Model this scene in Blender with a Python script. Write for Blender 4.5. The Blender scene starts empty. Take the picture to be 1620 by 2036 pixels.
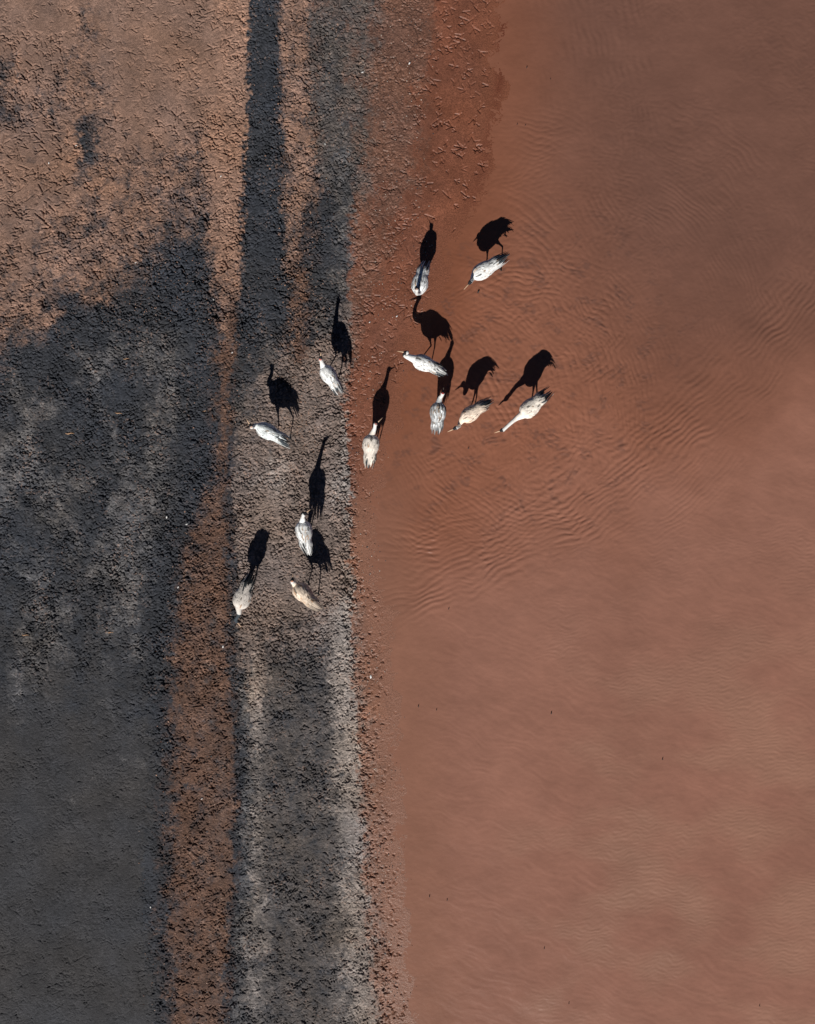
import bpy, math, random
import numpy as np
from mathutils import Vector

# ------------------------------------------------------------------ camera, light, exposure
S = 0.01                       # metres per photo pixel on the ground
CX, CY, HC = 810.0, 1018.0, 1900.0   # photo centre, camera height in pixels
SUN_A, SUN_B = 0.251, 1.27     # ground shift (right, up) of a shadow per unit of height
sc = bpy.context.scene
cam = bpy.data.cameras.new('camera'); camo = bpy.data.objects.new('camera', cam)
sc.collection.objects.link(camo); sc.camera = camo
camo.location = (0, 0, HC * S); camo.rotation_euler = (0, 0, 0)
cam.sensor_fit = 'VERTICAL'; cam.sensor_height = 24.0
cam.lens = 24.0 * HC / 2036.0
cam.clip_end = 20000.0
world = bpy.data.worlds.new("World"); sc.world = world; world.use_nodes = True
wn = world.node_tree.nodes; bg = wn['Background']
sky = wn.new('ShaderNodeTexSky'); sky.sky_type = 'NISHITA'; sky.sun_disc = False
sun_dir = Vector((-SUN_A, -SUN_B, 1.0)).normalized()
sky.sun_elevation = math.asin(sun_dir.z); sky.sun_rotation = math.atan2(sun_dir.x, sun_dir.y)
sky.altitude = 4000; sky.air_density = 0.45; sky.dust_density = 0.0; sky.ozone_density = 2.0
world.node_tree.links.new(sky.outputs['Color'], bg.inputs['Color']); bg.inputs['Strength'].default_value = 0.05
sl = bpy.data.lights.new('sun', 'SUN'); sl.energy = 5.0; sl.angle = math.radians(0.5); sl.color = (1.0, 0.965, 0.91)
so = bpy.data.objects.new('sun', sl); sc.collection.objects.link(so)
so.rotation_euler = (-sun_dir).to_track_quat('-Z', 'Y').to_euler(); so.location = (-3, -15, 12)
sc.view_settings.view_transform = 'Standard'; sc.view_settings.look = 'None'
sc.view_settings.exposure = 0.0; sc.view_settings.gamma = 1.0
C = sc.collection
rng = np.random.default_rng(7); random.seed(7)

# ------------------------------------------------------------------ noise tools (numpy)
def sm(a, b, x):
    t = np.clip((x - a) / (b - a), 0, 1); return t * t * (3 - 2 * t)
_P = {}
def gnoise(x, y, seed=0):
    """2D gradient noise, about -1..1"""
    if seed not in _P:
        r = np.random.default_rng(1000 + seed); a = r.uniform(0, 2 * np.pi, (256, 256))
        _P[seed] = (np.cos(a).astype(np.float32), np.sin(a).astype(np.float32))
    gx, gy = _P[seed]
    xi = np.floor(x); yi = np.floor(y); fx = (x - xi).astype(np.float32); fy = (y - yi).astype(np.float32)
    xi = xi.astype(np.int64) & 255; yi = yi.astype(np.int64) & 255
    x1 = (xi + 1) & 255; y1 = (yi + 1) & 255
    u = fx * fx * fx * (fx * (fx * 6 - 15) + 10); v = fy * fy * fy * (fy * (fy * 6 - 15) + 10)
    d00 = gx[xi, yi] * fx + gy[xi, yi] * fy
    d10 = gx[x1, yi] * (fx - 1) + gy[x1, yi] * fy
    d01 = gx[xi, y1] * fx + gy[xi, y1] * (fy - 1)
    d11 = gx[x1, y1] * (fx - 1) + gy[x1, y1] * (fy - 1)
    a = d00 + u * (d10 - d00); b = d01 + u * (d11 - d01)
    return (a + v * (b - a)) * 1.5
def fbm(x, y, seed=0, octv=4, gain=0.5):
    s = 0; amp = 1; tot = 0
    for k in range(octv):
        a = .6 + 1.1 * k + .37 * seed; ca, sa = math.cos(a), math.sin(a)
        s = s + amp * gnoise((x * ca + y * sa) * 2 ** k + 17.3 * k, (y * ca - x * sa) * 2 ** k - 9.1 * k, seed + k); tot += amp; amp *= gain
    return s / tot * 1.3
def voronoi(x, y, seed=0):
    """F1, F2-F1 and two random numbers of the nearest cell"""
    r = np.random.default_rng(2000 + seed)
    jx = r.random((256, 256)).astype(np.float32); jy = r.random((256, 256)).astype(np.float32)
    ra = r.random((256, 256)).astype(np.float32); rb = r.random((256, 256)).astype(np.float32)
    xi = np.floor(x).astype(np.int64); yi = np.floor(y).astype(np.int64)
    fx = (x - xi).astype(np.float32); fy = (y - yi).astype(np.float32)
    f1 = np.full(x.shape, 9, np.float32); f2 = f1.copy(); A = np.zeros_like(f1); B = np.zeros_like(f1); DX = np.zeros_like(f1); DY = np.zeros_like(f1)
    for i in (-1, 0, 1):
        for j in (-1, 0, 1):
            a = (xi + i) & 255; b = (yi + j) & 255
            dx = i + jx[a, b] - fx; dy = j + jy[a, b] - fy; d = np.sqrt(dx * dx + dy * dy)
            near = d < f1
            f2 = np.where(near, f1, np.minimum(f2, d))
            A = np.where(near, ra[a, b], A); B = np.where(near, rb[a, b], B)
            DX = np.where(near, dx, DX); DY = np.where(near, dy, DY)
            f1 = np.where(near, d, f1)
    return f1, f2 - f1, A, B, DX, DY

def axis_grid(lo, hi, step, far, grow=1.13):
    core = np.arange(lo, hi + step * .5, step)
    left = []; s = step; p = lo
    while p > -far: s *= grow; p -= s; left.append(p)
    right = []; s = step; p = core[-1]
    while p < far: s *= grow; p += s; right.append(p)
    return np.array(left[::-1] + list(core) + right)

def grid_mesh(name, X, Y, Z, keep=None):
    ny, nx = Z.shape
    co = np.empty((ny * nx, 3), np.float32); co[:, 0] = X.ravel(); co[:, 1] = Y.ravel(); co[:, 2] = Z.ravel()
    i = np.arange(nx - 1)[None, :] + (np.arange(ny - 1) * nx)[:, None]
    q = np.stack([i, i + 1, i + nx + 1, i + nx], -1).reshape(-1, 4)
    if keep is not None:
        k = keep[:-1, :-1] | keep[1:, 1:] | keep[:-1, 1:] | keep[1:, :-1]
        q = q[k.ravel()]
    me = bpy.data.meshes.new(name); me.vertices.add(len(co)); me.vertices.foreach_set('co', co.ravel())
    n = len(q); me.loops.add(n * 4); me.loops.foreach_set('vertex_index', q.ravel().astype(np.int32))
    me.polygons.add(n); me.polygons.foreach_set('loop_start', (np.arange(n) * 4).astype(np.int32))
    me.polygons.foreach_set('use_smooth', np.ones(n, bool)); me.update(calc_edges=True)
    return me
def set_col(me, name, rgb):
    at = me.attributes.new(name, 'FLOAT_COLOR', 'POINT'); a = np.ones((len(me.vertices), 4), np.float32)
    a[:, :3] = rgb.reshape(-1, 3); at.data.foreach_set('color', a.ravel())
def set_flt(me, name, v):
    at = me.attributes.new(name, 'FLOAT', 'POINT'); at.data.foreach_set('value', v.astype(np.float32).ravel())

# ------------------------------------------------------------------ ground: zones
MATS = dict(   # colour, crack, rough, wet, print
    T=((.232, .142, .106), .08, .24, 0.0),
    t=((.285, .168, .120), .15, .85, 0.0),
    R=((.128, .070, .048), .35, 1.00, 0.0),
    K=((.034, .037, .045), 1.0, .55, .08),
    S=((.043, .042, .045), .35, .28, .05),
    G=((.160, .150, .148), 1.0, .70, .10),
    B=((.190, .145, .125), 1.0, .85, .05),
    L=((.300, .255, .228), .9, .95, .10),
    D=((.100, .086, .080), .8, .85, .05),
    Q=((.155, .080, .056), .25, .95, .75),
    M=((.180, .070, .042), .00, .12, .80),
    P=((.222, .104, .066), .00, .12, .80))
MIX = {'k': {'K': .50, 't': .34, 'D': .16}, 'r': {'R': .66, 'K': .34}, 'g': {'K': .42, 'G': .38, 'D': .20}, 'b': {'B': .68, 'K': .32}, 'x': {'t': .6, 'K': .4}, 'z': {'K': .7, 'R': .3}, 'q': {'Q': .6, 'M': .4}, 's': {'S': .7, 'G': .15, 'K': .15},
       'l': {'L': .55, 'B': .45}, 'y': {'T': .8, 'K': .2}, 'w': {'P': .75, 'Q': .25}, 'd': {'D': .6, 'K': .4}, 'c': {'D': .55, 'Q': .3, 'K': .15}, 'e': {'L': .4, 'D': .35, 'K': .25}, 'h': {'K': .55, 'S': .45}, 'n': {'P': .45, 'Q': .25, 'L': .3}, 'o': {'R': .52, 't': .12, 'D': .12, 'K': .24}}
ROWS = {
 -60: "0y 100x 200T 300y 420T 450t 485t 499K 540K 556k 572x 605x 622c 665c 700d 735c 790Q 850q 880M 1100M",
 0: "0y 100y 150T 150y 200y 260T 400T 450t 487t 499K 540K 556k 570x 605x 622c 665c 700d 735c 800Q 860q 880M 1100M",
 70: "0y 60T 130y 165x 190x 225y 260y 320T 410T 450t 488t 500K 545K 557k 570x 606x 622c 655d 690c 720c 800Q 850q 890M 1100M",
 150: "0k 30x 60y 120y 180x 240y 320y 400y 430T 455t 486t 499K 545K 556k 570x 608x 624c 655d 695c 718c 780Q 840q 870M 1100M",
 230: "0k 25k 60y 90x 110k 130x 200y 330T 400y 430t 485t 498K 546K 560k 575x 610x 626c 655d 690c 716c 780Q 820q 870M 1100M",
 300: "0y 110y 140t 155x 168K 185K 205x 300y 340x 400x 430t 480t 494K 548K 562k 580x 615x 632c 655d 690g 713c 770Q 820q 870M 1100M",
 370: "0y 120y 200x 240x 290x 340x 392k 418x 430t 477t 490K 550K 566k 585x 618x 635k 655d 690g 714c 770q 830q 865M 1100M",
 450: "0y 60y 100x 140x 170k 205x 240x 290x 335k 400k 420x 440t 474t 489K 552K 566k 585x 608z 630k 650K 690g 714q 770q 820M 1100M",
 550: "0x 40y 90x 160x 205x 255k 330K 400K 418k 440x 468x 485K 556K 570k 590r 612z 640K 680g 712q 745q 780M 1100M",
 640: "0x 60x 100k 135K 330K 405K 428z 442x 462r 482K 555K 572z 590r 612z 635d 690b 712q 735M 760M 1100M",
 700: "0k 40K 130K 190g 240g 340g 400K 430z 442r 460r 480K 540d 560b 590r 620b 690b 706q 728M 1100M",
 780: "0K 50g 120K 190g 240K 335g 390K 428z 440r 460z 478d 520b 600B 680B 690q 706M 1100M",
 880: "0g 70g 110K 180K 215g 260K 320g 365K 432z 444r 458z 474b 600b 675B 685L 697M 1100M",
 960: "0g 90g 120g 215K 240g 310g 400K 418z 440r 456z 474B 560l 610B 670l 686L 698q 716M 1100M",
 1050: "0g 60K 140g 190K 240g 300g 345K 378z 400r 440o 460z 476B 560B 620B 680B 690l 702w 720P 1100P",
 1140: "0h 60g 110h 230g 275g 325K 355z 384r 425o 445o 462z 478b 580B 650B 680B 694l 706w 724P 1100P",
 1230: "0h 80g 120g 160h 270g 300h 325K 345z 370r 400o 440o 462z 478b 520b 600b 665l 693L 704n 740w 780P 1100P",
 1370: "0h 30s 48g 70s 150h 190s 290h 308K 332z 352r 400o 440o 466z 482g 510l 545d 640d 660e 692L 706n 760w 800P 1100P",
 1500: "0S 120S 220s 291s 311h 336z 361r 416o 456o 472z 490g 509e 545d 640d 668e 702L 716n 770w 820P 1100P",
 1600: "0S 170s 275S 304h 331z 361r 416o 456o 470z 486g 510e 545d 640d 668e 706l 722n 770w 810P 1100P",
 1720: "0S 220S 268S 294K 324z 356r 406o 451o 468z 486g 510e 550d 650d 680e 712l 728n 770w 810P 1100P",
 1850: "0S 210S 268S 294h 321z 351r 401o 446o 464z 474g 512e 555d 650d 690e 720l 736n 780w 820P 1100P",
 1950: "0S 286S 304h 328z 356r 401o 441o 459z 470g 500e 550d 645d 690e 726l 745n 790w 830P 1100P",
 2100: "0S 291S 311h 331z 356r 401o 436o 456z 474g 500e 550d 645d 695e 735l 758n 810w 850P 1100P"}
def zone_weights(PX, PY):
    keys = sorted(ROWS); names = list(MATS)
    xs = np.arange(0, 1101, 4.0); tab = np.zeros((len(keys), len(names), len(xs)), np.float32)
    for r, k in enumerate(keys):
        st = [(float(t[:-1]), t[-1]) for t in ROWS[k].split()]
        px = [s[0] for s in st]
        for m, nme in enumerate(names):
            tab[r, m] = np.interp(xs, px, [MIX.get(s[1], {s[1]: 1.0}).get(nme, 0.0) for s in st])
    yy = np.clip(PY, keys[0], keys[-1]); yr = np.interp(yy, keys, np.arange(len(keys)))
    r0 = np.clip(np.floor(yr).astype(int), 0, len(keys) - 2); f = (yr - r0).astype(np.float32)
    xf = np.clip(PX, 0, 1099.9) / 4; x0 = np.clip(xf.astype(int), 0, len(xs) - 2); g = (xf - x0).astype(np.float32)
    W = []
    for m in range(len(names)):
        a = tab[r0, m, x0] * (1 - g) + tab[r0, m, x0 + 1] * g
        b = tab[r0 + 1, m, x0] * (1 - g) + tab[r0 + 1, m, x0 + 1] * g
        W.append(a * (1 - f) + b * f)
    return names, np.stack(W)

WL = ([-200, 0, 200, 330, 420, 500, 600, 700, 800, 900, 1000, 1100, 1230, 1400, 1600, 1800, 2036, 2300],
      [1010, 1002, 998, 978, 950, 900, 870, 845, 800, 768, 748, 742, 772, 792, 804, 808, 832, 850])
gx = axis_grid(-8.4, 2.1, 0.0105, 4000); gy = axis_grid(-10.5, 10.5, 0.0105, 4000)
X, Y = np.meshgrid(gx, gy)
PX = (CX + X / S).astype(np.float32); PY = (CY - Y / S).astype(np.float32)
infr = sm(-300, 0, PX) * sm(-300, -20, PY) * (1 - sm(2060, 2350, PY)) * (1 - sm(1150, 1500, PX))
w1 = fbm(PX / 70, PY / 70, 1, 4); w2 = fbm(PX / 70 + 40, PY / 70, 5, 4)
wl = fbm(PX / 120, PY / 110, 15, 3) * (1 - sm(170, 300, PX))
names, W = zone_weights(PX + 60 * wl + 9 * w1 + 6 * gnoise(PX / 24, PY / 30, 12) + 11 * gnoise(PX / 8, PY / 8, 11), PY + 40 * w2)
for m in range(len(names)):
    nz = fbm(PX / 30 + 31 * m, PY / 34 - 13 * m, 20 + m, 5, .82)
    W[m] = np.where(W[m] > 0.002, np.clip(W[m] + 1.05 * nz * np.sqrt(np.clip(W[m], 0, 1)), 0.0, 3), 0)
W = W ** 2.2; W /= W.sum(0) + 1e-9
col = np.zeros(X.shape + (3,), np.float32); crack = np.zeros(X.shape, np.float32); rough = crack.copy(); wet = crack.copy()
for m, n in enumerate(names):
    c, k, r, wt = MATS[n]
    col += W[m][..., None] * np.array(c, np.float32); crack += W[m] * k; rough += W[m] * r; wet += W[m] * wt
del W
xw = np.interp(PY, WL[0], WL[1]) + 20 * w1 + 9 * w2
d = xw - PX                                             # >0 on land
base = np.where(d > 0, np.minimum(d * .012, 1.5 + d * .004), np.maximum(d * .035, -12))
base = np.where(PX < -500, 0.012 * 800, base)
# relief ----------------------------------------------------------
fine = fbm(PX / 5.5, PY / 5.5, 40, 3, .6)
mid = fbm(PX / 15, PY / 15, 44, 4, .6)
big = fbm(PX / 110, PY / 110, 48, 3)
wx = PX + 3.2 * gnoise(PX / 10, PY / 10, 60) + .9 * gnoise(PX / 3.8, PY / 3.8, 61)
wy = PY + 3.2 * gnoise(PX / 10 + 50, PY / 10, 62) + .9 * gnoise(PX / 3.8 + 9, PY / 3.8, 63)
f1, e1, ra, rb, dx1, dy1 = voronoi(wx / 7.8, wy / 7.8, 3)
f1b, e2, ra2, rb2, _, _ = voronoi(wx / 5.0 + 30, wy / 5.0, 4)
brk = sm(-.65, .15, gnoise(PX / 17, PY / 17, 64)); brk2 = sm(-.1, .5, gnoise(PX / 22, PY / 22, 65))
line1 = (1 - sm(.08, .25, e1)) * brk; line2 = (1 - sm(.05, .26, e2)) * brk2
act = .50 + .65 * sm(-.45, .45, fbm(PX / 75, PY / 95, 68, 3)); crack *= act; rough *= .35 + .65 * act
crack *= 1 - .35 * sm(1250, 1600, PY); rough *= 1 - .25 * sm(1250, 1500, PY)
patch = .6 + .4 * sm(-.3, .4, fbm(PX / 60, PY / 60, 66, 3))
fine2 = gnoise(PX / 2.9, PY / 2.9, 49)
h = base + 1.2 * big * (1 - .8 * wet) + rough * (.85 * mid + .85 * fine + .55 * fine2) + .10 * fine + .13 * mid + .5 * wet * rough * fine2
h += crack * patch * (-4.2 * line1 - 1.6 * line2 + 1.0 * (ra - .5) + ((ra2 - .5) * dx1 + (rb - .5) * dy1) * 2.6)
# stamped three-toed bird prints
P_ = []
def density_print(n, x0, x1, y0, y1, dep, big_=1.0):
    for _ in range(n): P_.append((rng.uniform(x0, x1), rng.uniform(y0, y1), dep * rng.uniform(.6, 1.3), big_ * rng.uniform(.55, 1.45)))
density_print(1500, 0, 490, -20, 700, 1.3)
density_print(520, 0, 490, 230, 640, 2.2, 1.5); density_print(240, 350, 490, -20, 640, 2.0, 1.4); density_print(420, 545, 640, -20, 700, 2.2, 1.35); density_print(120, 0, 130, 60, 260, 2.2, 1.4)
density_print(1700, 0, 500, 600, 1350, 1.2)
density_print(700, 0, 320, 1300, 2050, .7)
density_print(1500, 320, 480, 900, 2050, 1.5)
density_print(1500, 480, 715, -20, 1350, 1.3)
density_print(700, 480, 730, 1300, 2050, 1.5)
density_print(340, 700, 850, -20, 640, 1.7, 1.2); density_print(60, 860, 985, -20, 330, 2.4, 1.2)
density_print(70, 850, 1000, -20, 480, 2.2, 1.15)
density_print(60, 700, 800, 640, 1000, 1.6)
for yy in np.arange(620, 2050, 4.2):
    xe = np.interp(yy, [600, 800, 1000, 1250, 1500, 1800, 2036], [712, 690, 690, 698, 716, 730, 757])
    P_.append((xe + rng.normal(0, 10), yy + rng.uniform(-6, 6), rng.uniform(1.5, 3.2), rng.uniform(.6, 1.2)))
    if rng.random() < .5: P_.append((xe + abs(rng.normal(18, 24)), yy, rng.uniform(1.2, 2.6), rng.uniform(.3, .7)))
for _ in range(420):
    yy = rng.uniform(1150, 2050); xe = np.interp(yy, [1150, 1500, 1800, 2036], [700, 716, 730, 757])
    P_.append((xe + abs(rng.normal(0, 38)), yy, rng.uniform(1.0, 2.6), rng.uniform(.25, .8)))
for (x, y, s) in [(910, 75, 1.7), (897, 72, 1.2), (925, 146, 1.1), (968, 170, 1.1), (960, 140, .7), (878, 248, 1.0), (950, 218, .9), (951, 250, .9),
                  (918, 312, 1.2), (905, 305, .8), (948, 345, .7), (830, 245, 1.), (828, 410, 1.), (862, 118, 1.), (945, 300, .6), (790, 735, 1.4), (793, 722, 1.), (1010, 208, .5),
                  (905, 408, .8), (762, 800, .8), (785, 905, 1.), (745, 690, .9), (778, 645, .9)]:
    P_.append((x, y, 2.8, s)); 
gi = lambda arr, v: int(np.searchsorted(arr, v))
for (x, y, dep, s) in P_:
    wxx = (x - CX) * S; wyy = (CY - y) * S
    i0, i1 = gi(gx, wxx - .17 * s), gi(gx, wxx + .17 * s); j0, j1 = gi(gy, wyy - .17 * s), gi(gy, wyy + .17 * s)
    if i1 - i0 < 3 or j1 - j0 < 3: continue
    lx = PX[j0:j1, i0:i1] - x; ly = PY[j0:j1, i0:i1] - y
    a0 = rng.uniform(0, 2 * np.pi); dist = np.full(lx.shape, 99., np.float32)
    for da, L in ((0, 9.5), (.75 + rng.uniform(-.1, .2), 8), (-.75 + rng.uniform(-.2, .1), 8), (np.pi + rng.uniform(-.3, .3), 3.2)):
        if rng.random() < .22: continue
        ux, uy = math.cos(a0 + da), math.sin(a0 + da); L *= s * rng.uniform(.7, 1.15)
        t = np.clip(lx * ux + ly * uy, 0, L); dist = np.minimum(dist, np.hypot(lx - t * ux, ly - t * uy) * (1 + .25 * t / L))
    groove = np.exp(-(dist / (1.1 * (.6 + .4 * s))) ** 2); rim = np.exp(-((dist - 2.9) / 1.1) ** 2)
    wz = 1 - .30 * (wet[(j0 + j1) // 2, (i0 + i1) // 2] > .4)
    h[j0:j1, i0:i1] += dep * wz * (-1.35 * groove + (.28 * wz - .12) * rim)
# clay crumbs thrown up: small raised lumps that carry the paler clay colour
lump = sm(.62, .80, 1 - f1b) * (ra2 > .60) * sm(.25, .8, rough) * (1 - wet)
h += 1.3 * lump
h = base + (h - base) * infr
# colour details: mottling that belongs to the material
v1 = fbm(PX / 45, PY / 60, 80, 4, .65); v2 = fbm(PX / 9, PY / 9, 84, 3, .7)
v3 = fbm(PX / 80, PY / 90, 90, 5, .7)
var = np.exp(.28 * v1 + .30 * v3 + .46 * v2 * (.35 + .65 * np.clip(rough + crack, 0, 1)) + .35 * (ra - .5) * crack + .28 * (ra2 - .5) * np.clip(rough, 0, 1) * (1 - .8 * wet))
col *= var[..., None]
tint = fbm(PX / 130, PY / 130, 88, 3)
col[..., 0] *= 1 + .07 * tint; col[..., 2] *= 1 - .09 * tint
pale = np.array((.30, .19, .14), np.float32)
lm = (lump * .75 * sm(-.2, .4, v1))[..., None]; col = col * (1 - lm) + pale * lm
# strand line: darker, iron-stained silt along the upper shore
strand = np.exp(-((PX - (np.interp(PY, [0, 120, 250, 420, 460], [999, 997, 982, 935, 915]) + 3 * w1 * 2)) / np.interp(PY, [0, 130, 450], [7, 9, 22])) ** 2) * sm(10, 40, PY) * (1 - sm(380, 470, PY)) * np.interp(PY, [0, 120, 200, 450], [1, 1, .5, .35])
eb = sm(750, 1150, PY)[..., None]; edgec = np.array((.200, .076, .043)) * (1 - eb) + np.array((.238, .112, .074)) * eb
near = ((1 - sm(0, 70, xw - PX)) * wet / .8)[..., None]; near = np.clip(near, 0, 1)
col = (col * (1 - near) + edgec * near).astype(np.float32)
st = (.85 * np.clip(strand, 0, 1))[..., None] * (.6 + .4 * sm(-.4, .4, v2))[..., None]
col = col * (1 - st) + np.array((.10, .025, .014), np.float32) * st
red = np.clip((1 - sm(380, 900, PY)) * wet * .5, 0, 1)[..., None]
col = col * (1 - red) + col * np.array((.90, .84, .80), np.float32) * red
Zg = (h * S).astype(np.float32)
gm = grid_mesh('ground', X, Y, Zg); set_col(gm, 'albedo', np.clip(col, .004, .8)); set_flt(gm, 'wet', wet)
ground = bpy.data.objects.new('ground', gm); C.objects.link(ground); ground['kind'] = 'structure'
def ground_z(x, y):
    return float(Zg[min(gi(gy, y), len(gy) - 1), min(gi(gx, x), len(gx) - 1)])

def new_mat(name):
    m = bpy.data.materials.new(name); m.use_nodes = True; nt = m.node_tree; p = nt.nodes['Principled BSDF']
    return m, nt, nt.nodes, nt.links, p
def bump(nt, scale, strength, dist, detail=4, coord=None):
    n, l = nt.nodes, nt.links
    tx = n.new('ShaderNodeTexNoise'); tx.inputs['Scale'].default_value = scale; tx.inputs['Detail'].default_value = detail
    co = coord or n.new('ShaderNodeTexCoord').outputs['Object']; l.new(co, tx.inputs['Vector'])
    b = n.new('ShaderNodeBump'); b.inputs['Strength'].default_value = strength; b.inputs['Distance'].default_value = dist
    l.new(tx.outputs['Fac'], b.inputs['Height']); return b, tx
m, nt, n, l, p = new_mat('mud')
at = n.new('ShaderNodeAttribute'); at.attribute_name = 'albedo'; aw = n.new('ShaderNodeAttribute'); aw.attribute_name = 'wet'
b, tx = bump(nt, 55, .55, .012, 5)
mr = n.new('ShaderNodeMapRange'); l.new(tx.outputs['Fac'], mr.inputs['Value']); mr.inputs['From Min'].default_value = .3; mr.inputs['From Max'].default_value = .7
mr.inputs['To Min'].default_value = .58; mr.inputs['To Max'].default_value = 1.42
mx = n.new('ShaderNodeVectorMath'); mx.operation = 'SCALE'; l.new(at.outputs['Color'], mx.inputs[0]); l.new(mr.outputs[0], mx.inputs['Scale'])
l.new(mx.outputs[0], p.inputs['Base Color'])
rr = n.new('ShaderNodeMapRange'); l.new(aw.outputs['Fac'], rr.inputs['Value']); rr.inputs['To Min'].default_value = .92; rr.inputs['To Max'].default_value = .32
l.new(rr.outputs[0], p.inputs['Roughness'])
bs = n.new('ShaderNodeMapRange'); l.new(aw.outputs['Fac'], bs.inputs['Value']); bs.inputs['To Min'].default_value = .85; bs.inputs['To Max'].default_value = .32
l.new(bs.outputs[0], b.inputs['Strength']); l.new(b.outputs[0], p.inputs['Normal']); p.inputs['Specular IOR Level'].default_value = .28
gm.materials.append(m)
del f1, e1, ra, rb, dx1, dy1, f1b, e2, ra2, rb2, wx, wy, line1, line2, brk, brk2, col, var, v1, v2, tint, fine, mid, big, lump, patch

# ------------------------------------------------------------------ water
qx = axis_grid(-1.3, 8.5, 0.0165, 4000, 1.15); qy = axis_grid(-10.6, 10.6, 0.0165, 4000, 1.15)
X2, Y2 = np.meshgrid(qx, qy); U = (CX + X2 / S).astype(np.float32); V = (CY - Y2 / S).astype(np.float32)
in2 = (1 - sm(1750, 2300, U)) * sm(-500, -60, V) * (1 - sm(2080, 2500, V))
hw = np.zeros(U.shape, np.float32)
wa = fbm(U / 90, V / 90, 100, 3); wb = fbm(U / 90 + 7, V / 90, 103, 3)
# rings sent out by the wading birds
SRC = [(1060, 800, 300, 17, 1.0), (940, 820, 330, 14, .7), (870, 822, 330, 19, .8), (985, 535, 330, 18, .7), (1250, 560, 360, 21, .4), (850, 735, 400, 22, .6),
       (738, 905, 330, 20, .9), (1130, 690, 420, 15, .6), (1010, 830, 280, 11, .5)]
for k, (sx, sy, R, lam, amp) in enumerate(SRC):
    r = np.hypot(U - sx + 12 * wa, V - sy + 12 * wb)
    ang = np.arctan2(V - sy, U - sx)
    env = sm(8, 70, r) * (1 - sm(R - 30, R + 45, r)) * (.10 + 1.0 * sm(R * .40, R * .92, r)) * (.3 + 1.0 * sm(-.3, .35, fbm(U / 75 + 5 * k, V / 75, 170 + k, 2))) * (.35 + .65 * sm(-.35, .45, fbm(ang * 1.7 + k, r / 120 + k, 110 + k, 2)))
    ph = 2 * np.pi * (r + 3.5 * gnoise(U / 40 + k, V / 40, 120 + k)) / (lam * .62)
    hw += amp * env * (lam / 17) * .19 * (np.sin(ph) + .30 * np.sin(2 * ph + 1.57))
r0 = np.hypot(U - 138, V + 608) + 14 * wa + 6 * wb + 5 * gnoise(U / 60, V / 60, 180)
fr = sm(1760, 1900, r0) * (1 - sm(1945, 1985, r0)) * sm(760, 850, U)
hw += fr * (.30 + .75 * sm(-.3, .4, fbm(U / 130, V / 130, 181, 2))) * .31 * np.sin(2 * np.pi * r0 / 12.5 + 1.5 * gnoise(U / 90, V / 90, 182))
r0 = np.hypot(U - 420, V - 180) + 16 * wb
hw += sm(560, 760, r0) * (1 - sm(860, 920, r0)) * (1 - sm(960, 1150, V)) * (.2 + .8 * sm(-.3, .4, fbm(U / 110, V / 110, 184, 2))) * .17 * np.sin(2 * np.pi * r0 / 14)
# cross chop among the birds and in the upper right
def chop(L1, L2, rot, seed):
    c, s_ = math.cos(rot), math.sin(rot)
    a = (U + 7 * wa * 3) * c + (V + 7 * wb * 3) * s_; b_ = -(U + 7 * wa * 3) * s_ + (V + 7 * wb * 3) * c
    g = gnoise(a / L1, b_ / L2, seed)
    return g
zone_birds = np.exp(-(((U - 1010) / 330) ** 2 + ((V - 760) / 300) ** 2) ** 1.5)
zone_top = sm(1020, 1200, U) * (1 - sm(600, 820, V + .25 * (U - 1100))) * sm(-.5, .5, fbm(U / 170, V / 200, 130, 3))
hw += zone_birds * (.15 * chop(19, 9, .25, 131) + .17 * chop(11, 6.5, -.5, 132) + .13 * chop(8.5, 5.5, .8, 136))
hw += zone_top * (.13 * chop(12, 7, -.6, 133) + .13 * chop(11, 6, .35, 134) + .06 * chop(30, 14, .9, 135))
# dark ruffled catspaws
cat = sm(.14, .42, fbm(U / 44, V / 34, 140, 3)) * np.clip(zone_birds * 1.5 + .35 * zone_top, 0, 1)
hw += cat * (.26 * chop(11, 5, .35, 141) + .20 * chop(7, 5, -.6, 142))
# wind scales in the lower right
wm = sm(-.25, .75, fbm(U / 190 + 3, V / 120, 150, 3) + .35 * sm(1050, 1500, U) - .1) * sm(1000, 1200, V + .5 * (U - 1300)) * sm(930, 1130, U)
ridge = lambda g: 1 - np.abs(g) * 1.6
def crests(lam, rot, seed, seg=16):
    c, s_ = math.cos(rot), math.sin(rot); a = U * c + V * s_ + 6 * wa; b_ = -U * s_ + V * c + 14 * wb
    return np.sin(2 * np.pi * b_ / lam + 3.2 * gnoise(a / 26, b_ / 34, seed)) * (.55 + .9 * gnoise(a / seg, b_ / (lam * 1.2), seed + 1))
hw += wm * 1.4 * (.080 * crests(7.4, -.12, 151) + .060 * crests(8.8, .20, 153, 13) + .045 * crests(6.2, -.45, 157, 12) + .05 * crests(12, .05, 159, 22))
# long faint wind streaks and a little overall texture
low = sm(1050, 1250, V + .35 * (U - 900))
hw += low * .10 * chop(75, 9, .38, 153) * (1 - .6 * wm) + .035 * chop(20, 7, .2, 155) + .5 * wa
xw2 = np.interp(V, WL[0], WL[1]) + 20 * fbm(U / 70, V / 70, 1, 4) + 9 * fbm(U / 70 + 40, V / 70, 5, 4)
hw *= 1.15 + .75 * (1 - wm) * (1 - .5 * zone_top)
shore = sm(-10, 130, U - xw2)
hw *= (.25 + .75 * shore) * in2
dep = np.clip((U - xw2) * .035, -1, 12)
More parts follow.
